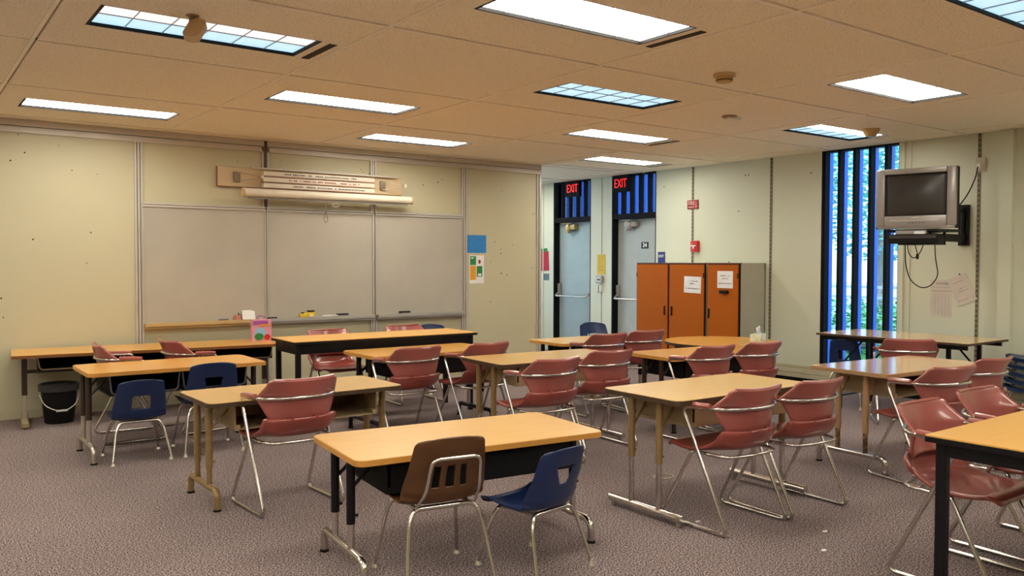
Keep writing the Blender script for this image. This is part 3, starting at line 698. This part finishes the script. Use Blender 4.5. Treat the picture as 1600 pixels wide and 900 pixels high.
# posters right of the boards
def sheet_y(name, label, x0, x1, z0, z1, mt, y=YA-.0015, cat='poster'):
    o = MB().box(-(x1-x0)/2, (x1-x0)/2, -.0012, .0012, -(z1-z0)/2, (z1-z0)/2).obj(name, mt, smooth=False, loc=((x0+x1)/2, y, (z0+z1)/2)); tag(o, label, cat); return o
o = sheet_y('poster', 'blue sheet of paper taped right of the whiteboards', 5.83, 6.13, 1.56, 1.785, BLUEPAP)
o = sheet_y('flyer', 'green and orange illustrated flyer below the blue sheet', 5.875, 6.095, 1.175, 1.53, PAPER)
MB().box(-.10, -.012, -.003, -.0012, .055, .165).obj('green_block', GREENP, o, smooth=False); MB().box(-.10, -.012, -.003, -.0012, -.135, .045).obj('orange_block', ORANGEP, o, smooth=False)
MB().box(.0, .085, -.003, -.0012, -.095, .04).obj('green_panel', GREENP, o, smooth=False); MB().lathe([(.026, .07), (.034, .10), (.02, .135), (.012, .155)], .042, 0, 10, 1, .05).obj('picture', REDS, o)
b = MB(); b.box(.018, .07, -.004, -.0028, -.085, -.055); MB().box(-.085, -.05, -.004, -.0028, .135, .150).obj('label_patch', PAPER, o, smooth=False); b.obj('label_patch', PAPER, o, smooth=False)

# scuffs / pin holes on the partition
rnd = random.Random(3); b = MB()
for k in range(46):
    x = rnd.choice([rnd.uniform(-.2, 1.9), rnd.uniform(2.1, 5.7), rnd.uniform(5.9, 6.9)]); z = rnd.uniform(.9, 2.6) if not 2.0 < x < 5.8 else rnd.uniform(2.3, 2.6)
    b.tube([(x, YA-.0015, z), (x, YA+.002, z)], rnd.uniform(.004, .009), 8)
b.obj('trim_9', DARKGAP, kind='structure')

# map / screen assembly above the boards
t = thing('mounting_board', 'beige board fixed above the whiteboards carrying the map rollers', 'board', (3.81, YA-.035, 2.33))
MB().box(-1.075, 1.075, -.010, .010, -.10, .10, .003).obj('board', BEIGEBD, t, smooth=False)
MB().box(-1.08, 1.08, -.006, .012, -.106, -.100).box(-1.084, -1.074, -.008, .012, -.1, .1).obj('board_edge', mat('brown_board_edge', (.30, .12, .05), .5), t, smooth=False)
MB().box(-.75, 1.0, -.06, -.045, .095, .11).obj('top_rail', ALUTRIM, t, smooth=False)
for x, s_ in ((-.88, 1), (.82, 1)):
    b = MB().box(x-.035, x+.035, -.03, -.008, -.055, .055, .008).obj('bracket_plate', mat('grey_bracket', (.26, .22, .16), .5, .3), t)
    MB().tube([(x, -.025, .05), (x+.22*s_, -.16, .0), (x, -.025, -.05)], .005, 8).obj('wire_arm', ALUTRIM if x < 0 else CREAM, b)
    MB().lathe([(.014, -.02), (.016, 0), (.014, .02)], x+.22*s_, -.16, 10).obj('arm_end', CREAM, b)
for k in range(3):
    z = 2.375-.062*k; lab = ('topmost', 'middle', 'lowest')[k]
    t = thing('map_roller', 'cream pull-down map case above the whiteboards, %s of three' % lab, 'map case', (3.83, YA-.12, z), 0, 'map cases above the whiteboards')
    MB().box(-.65, .65, -.03, .045, -.026, .026, .008).obj('case', CREAM, t)
    MB().box(-.65, .65, -.034, -.02, -.030, -.024).obj('lower_lip', mat('brown_lip', (.35, .16, .08), .5), t, smooth=False)
    rnd = random.Random(k+11); p = MB(); x = -.42+.05*k
    while x < .40+.06*k:
        w_ = rnd.uniform(.008, .02)
        if rnd.random() < .80: p.box(x, x+w_, -.0315, -.0295, -.006, .006+rnd.uniform(0, .003))
        x += w_+.006
    if k == 0: p.obj('lettering', INK, t, smooth=False)
    else: p.obj('lettering', REDS if k == 1 else INK, t, smooth=False)
t = thing('projection_screen', 'long cream roll-up projection screen hanging below the map cases', 'screen', (3.95, YA-.17, 2.165), 0)
MB().tube([(-.98, 0, 0), (.98, 0, 0)], .045, 20).obj('case', CREAM, t)
for s_ in (-1, 1): MB().tube([(s_*.98, 0, 0), (s_*1.0, 0, 0)], .050, 20).obj('end_cap', BEIGE, t)
MB().box(-.94, .94, -.012, .012, -.062, -.046).obj('bottom_bar', mat('grey_bar', (.20, .18, .15), .5), t, smooth=False)
MB().tube([(-.08, -.01, -.06), (-.085, -.015, -.17), (-.11, -.015, -.26), (-.085, -.015, -.30), (-.06, -.015, -.26), (-.085, -.015, -.17)], .004, 8, fil=.03).obj('pull_cord', mat('grey_cord', (.18, .16, .13), .7), t)
MB().tube([(.03+.045*math.cos(2*PI*k/12), -.01, -.095+.022*math.sin(2*PI*k/12)) for k in range(12)], .003, 6, closed=True).obj('pull_ring', ALUTRIM, t)

# ------------------------------------------------------------------ right wall fittings
def exit_sign(label, y0, y1, z0, z1):
    t = thing('exit_sign', label, 'sign', (XB-.03, (y0+y1)/2, (z0+z1)/2)); w2, h2 = (y1-y0)/2, (z1-z0)/2
    MB().box(-.025, .03, -w2, w2, -h2, h2, .008).obj('housing', FRAMEB, t, smooth=False)
    text('letters', 'EXIT', .185, REDGLOW, t, (-.027, 0, -.002), (R(90), 0, R(-90)), .002, -.0015, .70)
    return t
exit_sign('black exit sign with red letters above the left exit door', 10.05, 10.38, 2.48, 2.73)
exit_sign('black exit sign with red letters above the door numbered 34', 8.955, 9.285, 2.48, 2.73)
t = thing('fire_sign', 'dark red fire extinguisher arrow sign high on the right wall', 'sign', (XB-.012, 7.76, 2.225))
MB().box(-.004, .004, -.095, .095, -.06, .06, .002).obj('plate', REDS, t, smooth=False)
text('letters', 'FIRE', .075, mat('pale_red', (.75, .45, .42), .5), t, (-.005, .018, .018), (R(90), 0, R(-90)), .001, .001, .9)
b = MB(); b.box(-.006, -.0035, -.066, -.058, -.045, .04)
b.prism([(-.078, -.02), (-.046, -.02), (-.062, -.052)], -.006, -.0035, Matrix(((0, 0, 1, 0), (1, 0, 0, 0), (0, 1, 0, 0), (0, 0, 0, 1))))
b.box(-.006, -.0035, -.03, .075, -.040, -.028); b.obj('arrow', mat('pale_red', (.75, .45, .42), .5), t, smooth=False)
t = thing('fire_alarm_pull', 'red fire alarm pull station above the orange cabinets', 'alarm', (XB-.03, 7.70, 1.66))
MB().box(-.025, .03, -.058, .058, -.075, .075, .006).obj('body', REDALARM, t); MB().box(-.036, -.024, -.04, .04, .0, .016).box(-.036, -.024, -.008, .008, -.03, .0).obj('pull_handle', WHITEP, t, smooth=False)
t = thing('exit_plaque', 'small navy blue exit plaque on the wall right of door 34', 'sign', (XB-.006, 8.335, 1.51))
MB().box(-.003, .004, -.065, .065, -.082, .082, .002).obj('plate', NAVYS, t, smooth=False); text('letters', 'EXIT', .05, WHITEP, t, (-.0045, 0, .022), (R(90), 0, R(-90)), .001, .001)
o = sheet_x('notice', 'yellow framed notice on the pier between the two exit doors', XB-.004, 9.50, 9.675, 1.26, 1.565, YELLOWP, sum([dashes(.9-.1*k, .010, .15, .85, 20+k) for k in range(8)], []), .006, lm=YELLOWK)
t = thing('light_switch_box', 'grey double switch box with open cover below the yellow notice', 'switch', (XB-.025, 9.595, 1.18))
MB().box(-.02, .024, -.07, .07, -.055, .055, .004).obj('box', SILVER, t, smooth=False); MB().box(-.03, -.018, -.045, .045, -.035, .035, .003).obj('cover', WHITEP, t, smooth=False); MB().box(-.036, -.028, .005, .02, -.015, .015).box(-.036, -.028, -.03, -.015, -.015, .015).obj('toggle', BLACKM, t, smooth=False)
t = thing('thermostat', 'white thermostat box under the grey switch box on the pier', 'thermostat', (XB-.022, 9.60, 1.04))
MB().box(-.02, .021, -.045, .045, -.05, .05, .004).obj('box', WHITEP, t, smooth=False); MB().box(-.03, -.018, -.004, .004, -.045, .05).box(-.03, -.018, -.035, .03, -.052, -.045).obj('slot_frame', INK, t, smooth=False)
sheet_x('poster', 'crimson paper on the hall wall beside the left exit door', XB-.003, 10.86, 11.12, 1.30, 1.62, REDPAP, tilt=-3)
sheet_x('poster', 'green paper peeking above the crimson paper on the hall wall', XB-.0012, 10.90, 11.12, 1.56, 1.67, GREENP, tilt=-3, th=.0015)
sheet_x('card', 'small slate-blue card below the crimson paper', XB-.002, 10.855, 11.02, 1.145, 1.255, GREYPAP)
sheet_x('schedule_sheet', 'long printed schedule sheet on the wall beneath the television', XB-.0024, 4.29, 4.51, .885, 1.27, PAPERP, [(.02, .72, .90, .022), (.02, .95, .80, .006), (.02, .95, .70, .009)]+[(.12+.16*k, .13+.16*k, .33, .22) for k in range(5)]+[(.1, .9, .6-.05*k, .002) for k in range(11)], lm=INKL)
sheet_x('schedule_sheet', 'tilted printed sheet beside the long schedule sheet', XB-.007, 4.085, 4.285, 1.03, 1.32, PAPERP, dashes(.8, .010, .3, .8, 31)+dashes(.55, .008, .1, .6, 32)+dashes(.45, .008, .2, .7, 33)+dashes(.15, .010, .1, .9, 34), tilt=-24, lm=INKL)
b = MB()
for y, z in ((4.215, 1.33), (4.19, 1.30), (6.9, 2.55), (6.85, 2.55), (8.3, 2.5), (7.0, 2.1), (7.15, 1.45), (5.95, 2.5)): b.tube([(XB-.0015, y, z), (XB+.001, y, z)], .009, 8)
b.obj('trim_10', DARKGAP, kind='structure')
# outlet with plug, high on wall
t = thing('wall_outlet', 'cream wall outlet high on the wall right of the television', 'outlet', (XB-.015, 4.02, 2.42))
MB().box(-.012, .0, -.045, .045, -.07, .07, .003).obj('plate', mat('wall_plate_cream', (.55, .50, .36), .5), t, smooth=False); MB().box(-.045, -.010, -.018, .025, -.055, .01, .005).obj('adapter', WHITEP, t); 

# television, swivel shelf, recorder
TVC = Vector((7.76, 4.17, 0)); faz = 194
t = thing('television', 'silver box television on a black wall bracket beside the window', 'television', (7.74, 4.145, 1.765), faz+90)
# local -Y is... front of set faces local -Y after rotation below
def TV(y): return y
w2, z1 = .35, .565
b = MB()
b.prism([(-w2, 0), (w2, 0), (w2, .10), (.33, .14), (.25, .40), (-.25, .40), (-.33, .14), (-w2, .10)], .0, z1)
for v in b.bm.verts:
    if v.co.y > .12: v.co.z = .03+(v.co.z-.0)*(.88 if v.co.y < .3 else .74)
b.obj('rear_shell', BLACKM, t, smooth=False)
f = MB(); sw, s0, s1 = .27, .12, .515
f.box(-w2, -sw, -.03, .03, 0.02, z1, .014); f.box(sw, w2, -.03, .03, 0.02, z1, .014); f.box(-sw, sw, -.03, .03, s1, z1, .004); f.box(-sw, sw, -.03, .03, 0.02, s0, .004); f.box(-w2+.01, w2-.01, -.022, .02, -.0, .03, .01)
f.obj('bezel', SILVER, t)
def scr(u, v): x = (u-.5)*2*sw; z = s0+(s1-s0)*v; return Vector((x, -.006-.018*(1-((u-.5)*2)**2)*(1-((v-.5)*2)**2)**.6 if 0 < v < 1 and 0 < u < 1 else -.006, z))
MB().surf(scr, 16, 14).obj('screen', SCREEN, t, solid=.004)
b = MB(); b.box(-.22, .20, -.033, -.029, .072, .080); b.obj('control_strip', mat('light_silver', (.6, .56, .52), .35, .3), t, smooth=False)
b = MB(); [b.box(-.05+.03*k, -.035+.03*k, -.035, -.029, .050, .058) for k in range(5)]; b.obj('button', INK, t, smooth=False)
MB().box(-.03, .03, -.0325, -.029, .098, .106).obj('badge', mat('light_silver', (.6, .56, .52), .35, .3), t, smooth=False)
# bracket
t = thing('television_bracket', 'black swivel wall bracket and shelf holding the television', 'bracket', (XB, 4.17, 1.70))
b = MB(); b.box(-1.02, -.58, -.24, .24, .035, .060, .004); b.obj('shelf', BLACK, t, smooth=False, rot=(0, 0, 0))
b = MB(); b.box(-.80, -.02, -.03, .03, -.045, .03, .004); b.tube([(-.58, 0, -.0), (-.03, 0, -.0)], .02, 10); b.obj('arm', BLACK, t, smooth=False)
b = MB(); b.box(-.04, 0, -.05, .05, -.08, .33, .004); b.tube([(-.05, -.0, -.07), (-.05, 0, .30)], .018, 10); b.box(-.18, -.03, -.015, .015, .25, .28); b.obj('wall_plate', BLACK, t, smooth=False)
b = MB(); b.box(-.98, -.965, -.16, -.14, -.08, .04); b.box(-.98, -.965, .14, .16, -.08, .04); b.box(-.72, -.705, -.16, -.14, -.08, .04); b.box(-.72, -.705, .14, .16, -.08, .04); b.box(-.98, -.70, -.16, .16, -.085, -.075); b.obj('recorder_cradle', BLACK, t, smooth=False)
t = thing('video_recorder', 'black video recorder hung below the television', 'video recorder', (7.80, 4.17, 1.627), faz+90)
MB().box(-.215, .215, -.13, .15, .0, .085, .006).obj('case', BLACKM, t, smooth=False); MB().box(-.205, .205, -.136, -.129, .045, .075, .002).obj('front_panel', mat('dark_grey', (.04, .035, .035), .3), t, smooth=False)
MB().box(-.15, .12, -.12, .02, .086, .120, .004).obj('sleeve', mat('grey_clear_tape', (.35, .33, .33), .3), t, smooth=False); MB().box(.02, .11, -.138, -.10, .085, .11, .003).obj('white_tape', PAPER, t, smooth=False)
t = MB().tube([(8.69, 4.03, 2.395), (8.64, 4.02, 2.30), (8.55, 4.05, 2.12), (8.40, 4.08, 1.98), (8.22, 4.10, 1.90), (8.09, 4.14, 1.93)], .006, 8, fil=.1).obj('power_cord', BLACKM); tag(t, 'black power cord running from the high outlet to the television', 'cord')
t = MB().tube([(7.85, 4.30, 1.63), (7.86, 4.30, 1.42), (7.90, 4.27, 1.27), (7.97, 4.20, 1.20), (8.03, 4.14, 1.22), (8.08, 4.09, 1.32), (8.03, 4.10, 1.50), (8.02, 4.10, 1.63)], .005, 8, fil=.08).obj('cable', BLACKM); tag(t, 'long looped black cable hanging from the video recorder', 'cable')
t = thing('cable', 'short dangling cable with plug under the video recorder', 'cable', (7.90, 4.24, 1.63))
MB().tube([(-.03, .05, 0), (-.02, .04, -.10), (.02, .01, -.15), (.06, -.03, -.09), (.07, -.06, 0)], .0045, 8, fil=.06).obj('wire', BLACKM, t); MB().tube([(.015, .0, 0), (.03, -.02, -.10)], .0045, 8).box(.02, .04, -.03, -.01, -.15, -.10, .003).obj('plug', BLACKM, t)

# ------------------------------------------------------------------ ceiling fixtures
tint = {(0, 1): (L_DIM, L_BLUE), (2, 1): (L_BLUE, L_BLUE), (2, -1): (L_BLUE, L_BLUE), (4, 1): (L_WARM, L_BLUE)}
where = {(0, 1): 'ceiling light with painted bluish sky reflection at upper left, behind the tilted motion sensor', (1, 0): 'large white ceiling light at the top centre of the photo',
 (0, 3): 'white ceiling light nearest the left end of the partition wall', (1, 2): 'white ceiling light second from left in front of the whiteboards', (2, 1): 'ceiling light with painted blue sky reflection in the middle of the ceiling',
 (3, 0): 'white ceiling light at the right above the television', (4, 1): 'ceiling light, half painted blue sky reflection, half white, nearest the tall window', (2, 3): 'white ceiling light right above the right whiteboard',
 (3, 2): 'white ceiling light between the blue one and the exit signs', (4, 3): 'white ceiling light closest to the exit signs', (2, -1): 'ceiling light with painted blue sky reflection, cut off at the top right corner'}
HL = MB().obj  # unused
protos = {}
def make_light(lens):
    t = thing('ceiling_light', '', 'ceiling light', (0, 0, 0))
    b = MB(); z0 = 0.0; z1 = .055; g = .012
    b.box(-LX/2, LX/2, -LY/2, -LY/2+g, z0, z1); b.box(-LX/2, LX/2, LY/2-g, LY/2, z0, z1); b.box(-LX/2, -LX/2+g*1.6, -LY/2, LY/2, z0, z1); b.box(LX/2-g, LX/2, -LY/2, LY/2, z0, z1)
    b.obj('housing', BLACKM, t, smooth=False)
    MB().box(-LX/2+.015, LX/2-.012, -LY/2+.012, 0, .018, .024).obj('lens', lens[0], t, smooth=False)
    MB().box(-LX/2+.015, LX/2-.012, 0, LY/2-.012, .018, .024).obj('lens', lens[1], t, smooth=False)
    q = MB(); q.box(-LX/2+.015, LX/2-.012, -.0016, .0016, .012, .019)
    for k in range(1, 6): x = -LX/2+LX*k/6; q.box(x-.0016, x+.0016, -LY/2+.012, LY/2-.012, .012, .019)
    q.obj('louvre', mat('louvre_grey', (.30, .30, .32), .5), t, smooth=False)
    return t
for (i, j, cx, cy) in fix:
    if cy > 8.9 and (i, j) not in where: 
        pass
    lens = tint.get((i, j), (L_WARM, L_WARM))
    key = lens[0].name+lens[1].name
    if key not in protos: protos[key] = make_light(lens); o = protos[key]
    else: o = copy_tree(protos[key])
    o.location = (cx, cy, ZC+.001); o['label'] = where.get((i, j), 'ceiling light outside the view, in the rear part of the room')
    if (i, j) not in where: o['group'] = 'ceiling lights outside the view'
    if (i, j) in ((0, 1), (1, 0), (3, 2), (4, 3)):
        MB().box(.645, .695, -.20, .23, -.004, .010).obj('air_slot', DARKGAP, o, smooth=False)
t = thing('motion_sensor', 'beige tilted sensor on a bracket hanging from the ceiling, upper left', 'sensor', (1.30, 4.60, ZC))
MB().lathe([(.03, -.006), (.035, 0)], 0, 0, 16).obj('mount', mat('brown_mount', (.30, .20, .10), .5), t); MB().box(-.018, .018, -.012, .012, -.055, 0, .003).obj('bracket', mat('brown_mount', (.3, .2, .1), .5), t, smooth=False)
h = MB().prism(rrect(.085, .15, .03, 5), -.02, .02).obj('head', BEIGE, t, loc=(.0, -.04, -.085), rot=(R(52), R(10), R(-38)))
MB().lathe([(.010, -.024), (.012, -.019)], 0, -.03, 10).obj('lens_spot', INK, h)
t = thing('smoke_detector', 'round tan smoke detector on the ceiling right of centre', 'smoke detector', (4.62, 3.83, ZC))
MB().lathe([(.075, -.02), (.075, 0), (.07, .0)], 0, 0, 28).obj('base', BEIGE, t); MB().lathe([(.035, -.062), (.05, -.058), (.056, -.045), (.058, -.02)], 0, 0, 28).obj('dome', mat('amber_plastic', (.50, .32, .12), .4), t); MB().lathe([(.057, -.048), (.058, -.043)], 0, 0, 28).obj('vent_ring', BLACKM, t)
t = thing('smoke_detector', 'opened white ceiling detector with exposed dark base', 'smoke detector', (5.97, 4.89, ZC))
MB().lathe([(.06, -.015), (.065, 0)], 0, 0, 24).obj('base', mat('brown_mount', (.3, .2, .1), .5), t); MB().box(-.02, .10, -.045, .045, -.035, -.008, .008).obj('cover', WHITEP, t, rot=(0, R(6), R(-30)))
t = thing('smoke_detector', 'small cone-shaped tan detector on the ceiling near the tall window', 'smoke detector', (7.65, 4.55, ZC))
MB().lathe([(.045, -.07), (.055, -.06), (.085, -.005), (.085, 0)], 0, 0, 24).obj('cone', mat('amber_plastic', (.5, .32, .12), .4), t)

# ------------------------------------------------------------------ small things
t = thing('waste_bucket', 'black waste bucket with wire handle on the floor under the long desk', 'bucket', (1.20, 8.50, 0))
MB().lathe([(.115, 0), (.12, .01), (.148, .33), (.14, .33), (.112, .015)], 0, 0, 32).obj('bucket', BLACKM, t)
MB().lathe([(.148, .285), (.165, .29), (.168, .345), (.155, .352), (.14, .33)], 0, 0, 32).obj('rim', mat('dark_grey_plastic', (.03, .028, .03), .4), t)
hd = MB().tube([(-.157, -.02, .26), (-.13, -.10, .17), (-.04, -.165, .125), (.04, -.165, .125), (.13, -.10, .17), (.157, -.02, .26)], .004, 8, fil=.06).obj('handle', WHITEP, t)
MB().tube([(-.045, -.165, .125), (.045, -.165, .125)], .009, 8).obj('grip', WHITEP, hd)
t = thing('tissue_box', 'white tissue box with a raised tissue on the round table', 'tissue box', (7.53, 5.75, .60), 25)
MB().box(-.115, .115, -.06, .06, 0, .075, .004).obj('box', mat('pale_green_card', (.66, .72, .60), .7, noise=(14, (.40, .50, .36), .35, .5)), t, smooth=False)
def tis(u, v): a = (u-.5)*2; return Vector((a*.06*(1+.4*v)+.012*math.sin(7*v), .018*math.sin(5*a+3*v)*(1-.3*v), .075+.075*v-.03*abs(a)**1.5*v+.012*math.sin(9*a)*v))
MB().surf(tis, 14, 8).obj('tissue', PAPER, t, solid=.003)
t = thing('gift_bag', 'pink and purple patterned paper bag standing on the long desk', 'bag', (3.02, 8.40, .643), -8)
MB().prism([(-.095, -.045), (.095, -.045), (.095, .045), (-.095, .045)], 0, .215).obj('bag', PINK, t, smooth=False)
MB().box(-.09, .06, -.0475, -.0452, .165, .205).obj('purple_band', PURPLE, t, smooth=False)
MB().box(-.03, .08, -.0478, -.0455, .150, .168).obj('orange_band', ORANGEP, t, smooth=False)
Mp = Matrix(((1, 0, 0, 0), (0, 0, 1, 0), (0, 1, 0, 0), (0, 0, 0, 1)))
MB().prism([(-.02+.055*math.cos(a*PI/8), .075+.062*math.sin(a*PI/8)) for a in range(16)], -.0482, -.0455, Mp).obj('blue_shape', SKYP, t, smooth=False)
MB().prism([(-.03+.045*math.cos(a*PI/8), .045+.035*math.sin(a*PI/8)) for a in range(16)], -.0490, -.048, Mp).obj('green_shape', GREENP, t, smooth=False)
MB().prism([(.05+.032*math.cos(a*PI/8), .038+.03*math.sin(a*PI/8)) for a in range(16)], -.0495, -.0455, Mp).obj('red_shape', REDALARM, t, smooth=False)
for s_ in (-1, 1): MB().tube([(-.04, s_*.04, .20), (-.035, s_*.04, .25), (.035, s_*.04, .25), (.04, s_*.04, .20)], .003, 6, fil=.02).obj('bag_handle', PURPLE, t)
for k, (x, y, lab) in enumerate(((4.05, 3.02, 'tiny reddish scrap on the carpet under the right front chairs'), (3.75, 2.45, 'white crumb on the carpet in the right foreground'), (3.60, 3.14, 'small pale scrap on the carpet by the chrome foot bar'), (4.02, 2.62, 'pale scrap on the carpet behind the pair of maroon chairs'))):
    t = MB().prism([(.018*math.cos(a)+.004*math.sin(3*a), .012*math.sin(a)) for a in [2*PI*q/7 for q in range(7)]], .0, .003).obj('paper_scrap', mat('pink_scrap', (.6, .3, .25), .8) if k == 0 else PAPER, loc=(x, y, .001)); tag(t, lab, 'scrap')

t = MB().tube([(4.16+.075*math.cos(2*PI*k/24), 3.93+.055*math.sin(2*PI*k/24), .006) for k in range(24)], .004, 6, closed=True).obj('rubber_ring', mat('tan_ring', (.5, .42, .32), .7)); tag(t, 'thin pale ring lying on the carpet behind the chrome foot bar', 'ring')

# ------------------------------------------------------------------ outdoor planting
LEAF = mat('bright_leaves', (0.22, 0.60, 0.20), .6, noise=(3, (.07, .30, .10), .35, .65)); LEAFC = mat('cool_leaves', (0.25, 0.66, 0.55), .6, noise=(3, (.09, .36, .36), .35, .65)); BARK = mat('grey_bark', (.30, .27, .22), .9)
def leaf_cloud(cx, cy, cz, rx, ry, rz_, n, s, seed):
    rnd = random.Random(seed); b = MB()
    for _ in range(n):
        while True:
            p = Vector((rnd.uniform(-1, 1), rnd.uniform(-1, 1), rnd.uniform(-1, 1)))
            if p.length < 1: break
        c = Vector((cx+p.x*rx, cy+p.y*ry, cz+p.z*rz_)); q = Matrix.Rotation(rnd.uniform(0, 6.28), 3, 'Z') @ Matrix.Rotation(rnd.uniform(-1.3, 1.3), 3, 'X')
        vs = [b.bm.verts.new(c+q @ Vector(v)*s) for v in ((-.5, 0, 0), (0, -.28, .06), (.5, 0, 0), (0, .28, .06))]; b.bm.faces.new(vs)
    return b
for k, (x, y, hh, rr, lm) in enumerate(((16.8, 9.7, 3.3, 2.0, LEAFC), (18.5, 14.4, 3.6, 2.2, LEAF), (23.5, 12.6, 4.0, 2.6, LEAFC), (26.0, 19.6, 4.6, 2.8, LEAFC))):
    t = thing('tree', ('cool green leafy tree seen through the left slats of the tall window', 'bright green tree farther left through the tall window', 'leafy tree seen through the right slats beside the television', 'tallest leafy tree farthest away through the window')[k], 'tree', (x, y, 0))
    MB().tube([(0, 0, 0), (.05, .03, 1.2), (-.05, .05, hh)], .12, 10, radii=(.16, .07)).obj('trunk', BARK, t)
    leaf_cloud(0, 0, hh+.2, rr, rr, rr*1.05, 5200, .15, k).obj('crown', lm, t, smooth=False)
t = thing('hedge', 'low green hedge outside the tall window', 'hedge', (12.6, 8.2, 0), 0)
leaf_cloud(0, 0, .42, .55, 3.2, .46, 3800, .10, 50).obj('foliage', LEAF, t, smooth=False); MB().tube([(0, -2.2, .1), (0, 2.2, .1)], .05, 6).obj('stems', BARK, t)
t = thing('railing', 'grey horizontal railing beyond the hedge outside', 'railing', (15.2, 9.6, 0), 0)
b = MB(); [b.box(-.03, .03, -4, 4, z, z+.05) for z in (.55, .75, .95)]; b.obj('rail', ALU, t, smooth=False)
for y in (-4, -2, 0, 2, 4): MB().box(-.04, .04, y-.04, y+.04, 0, 1.05).obj('post', ALU, t, smooth=False)
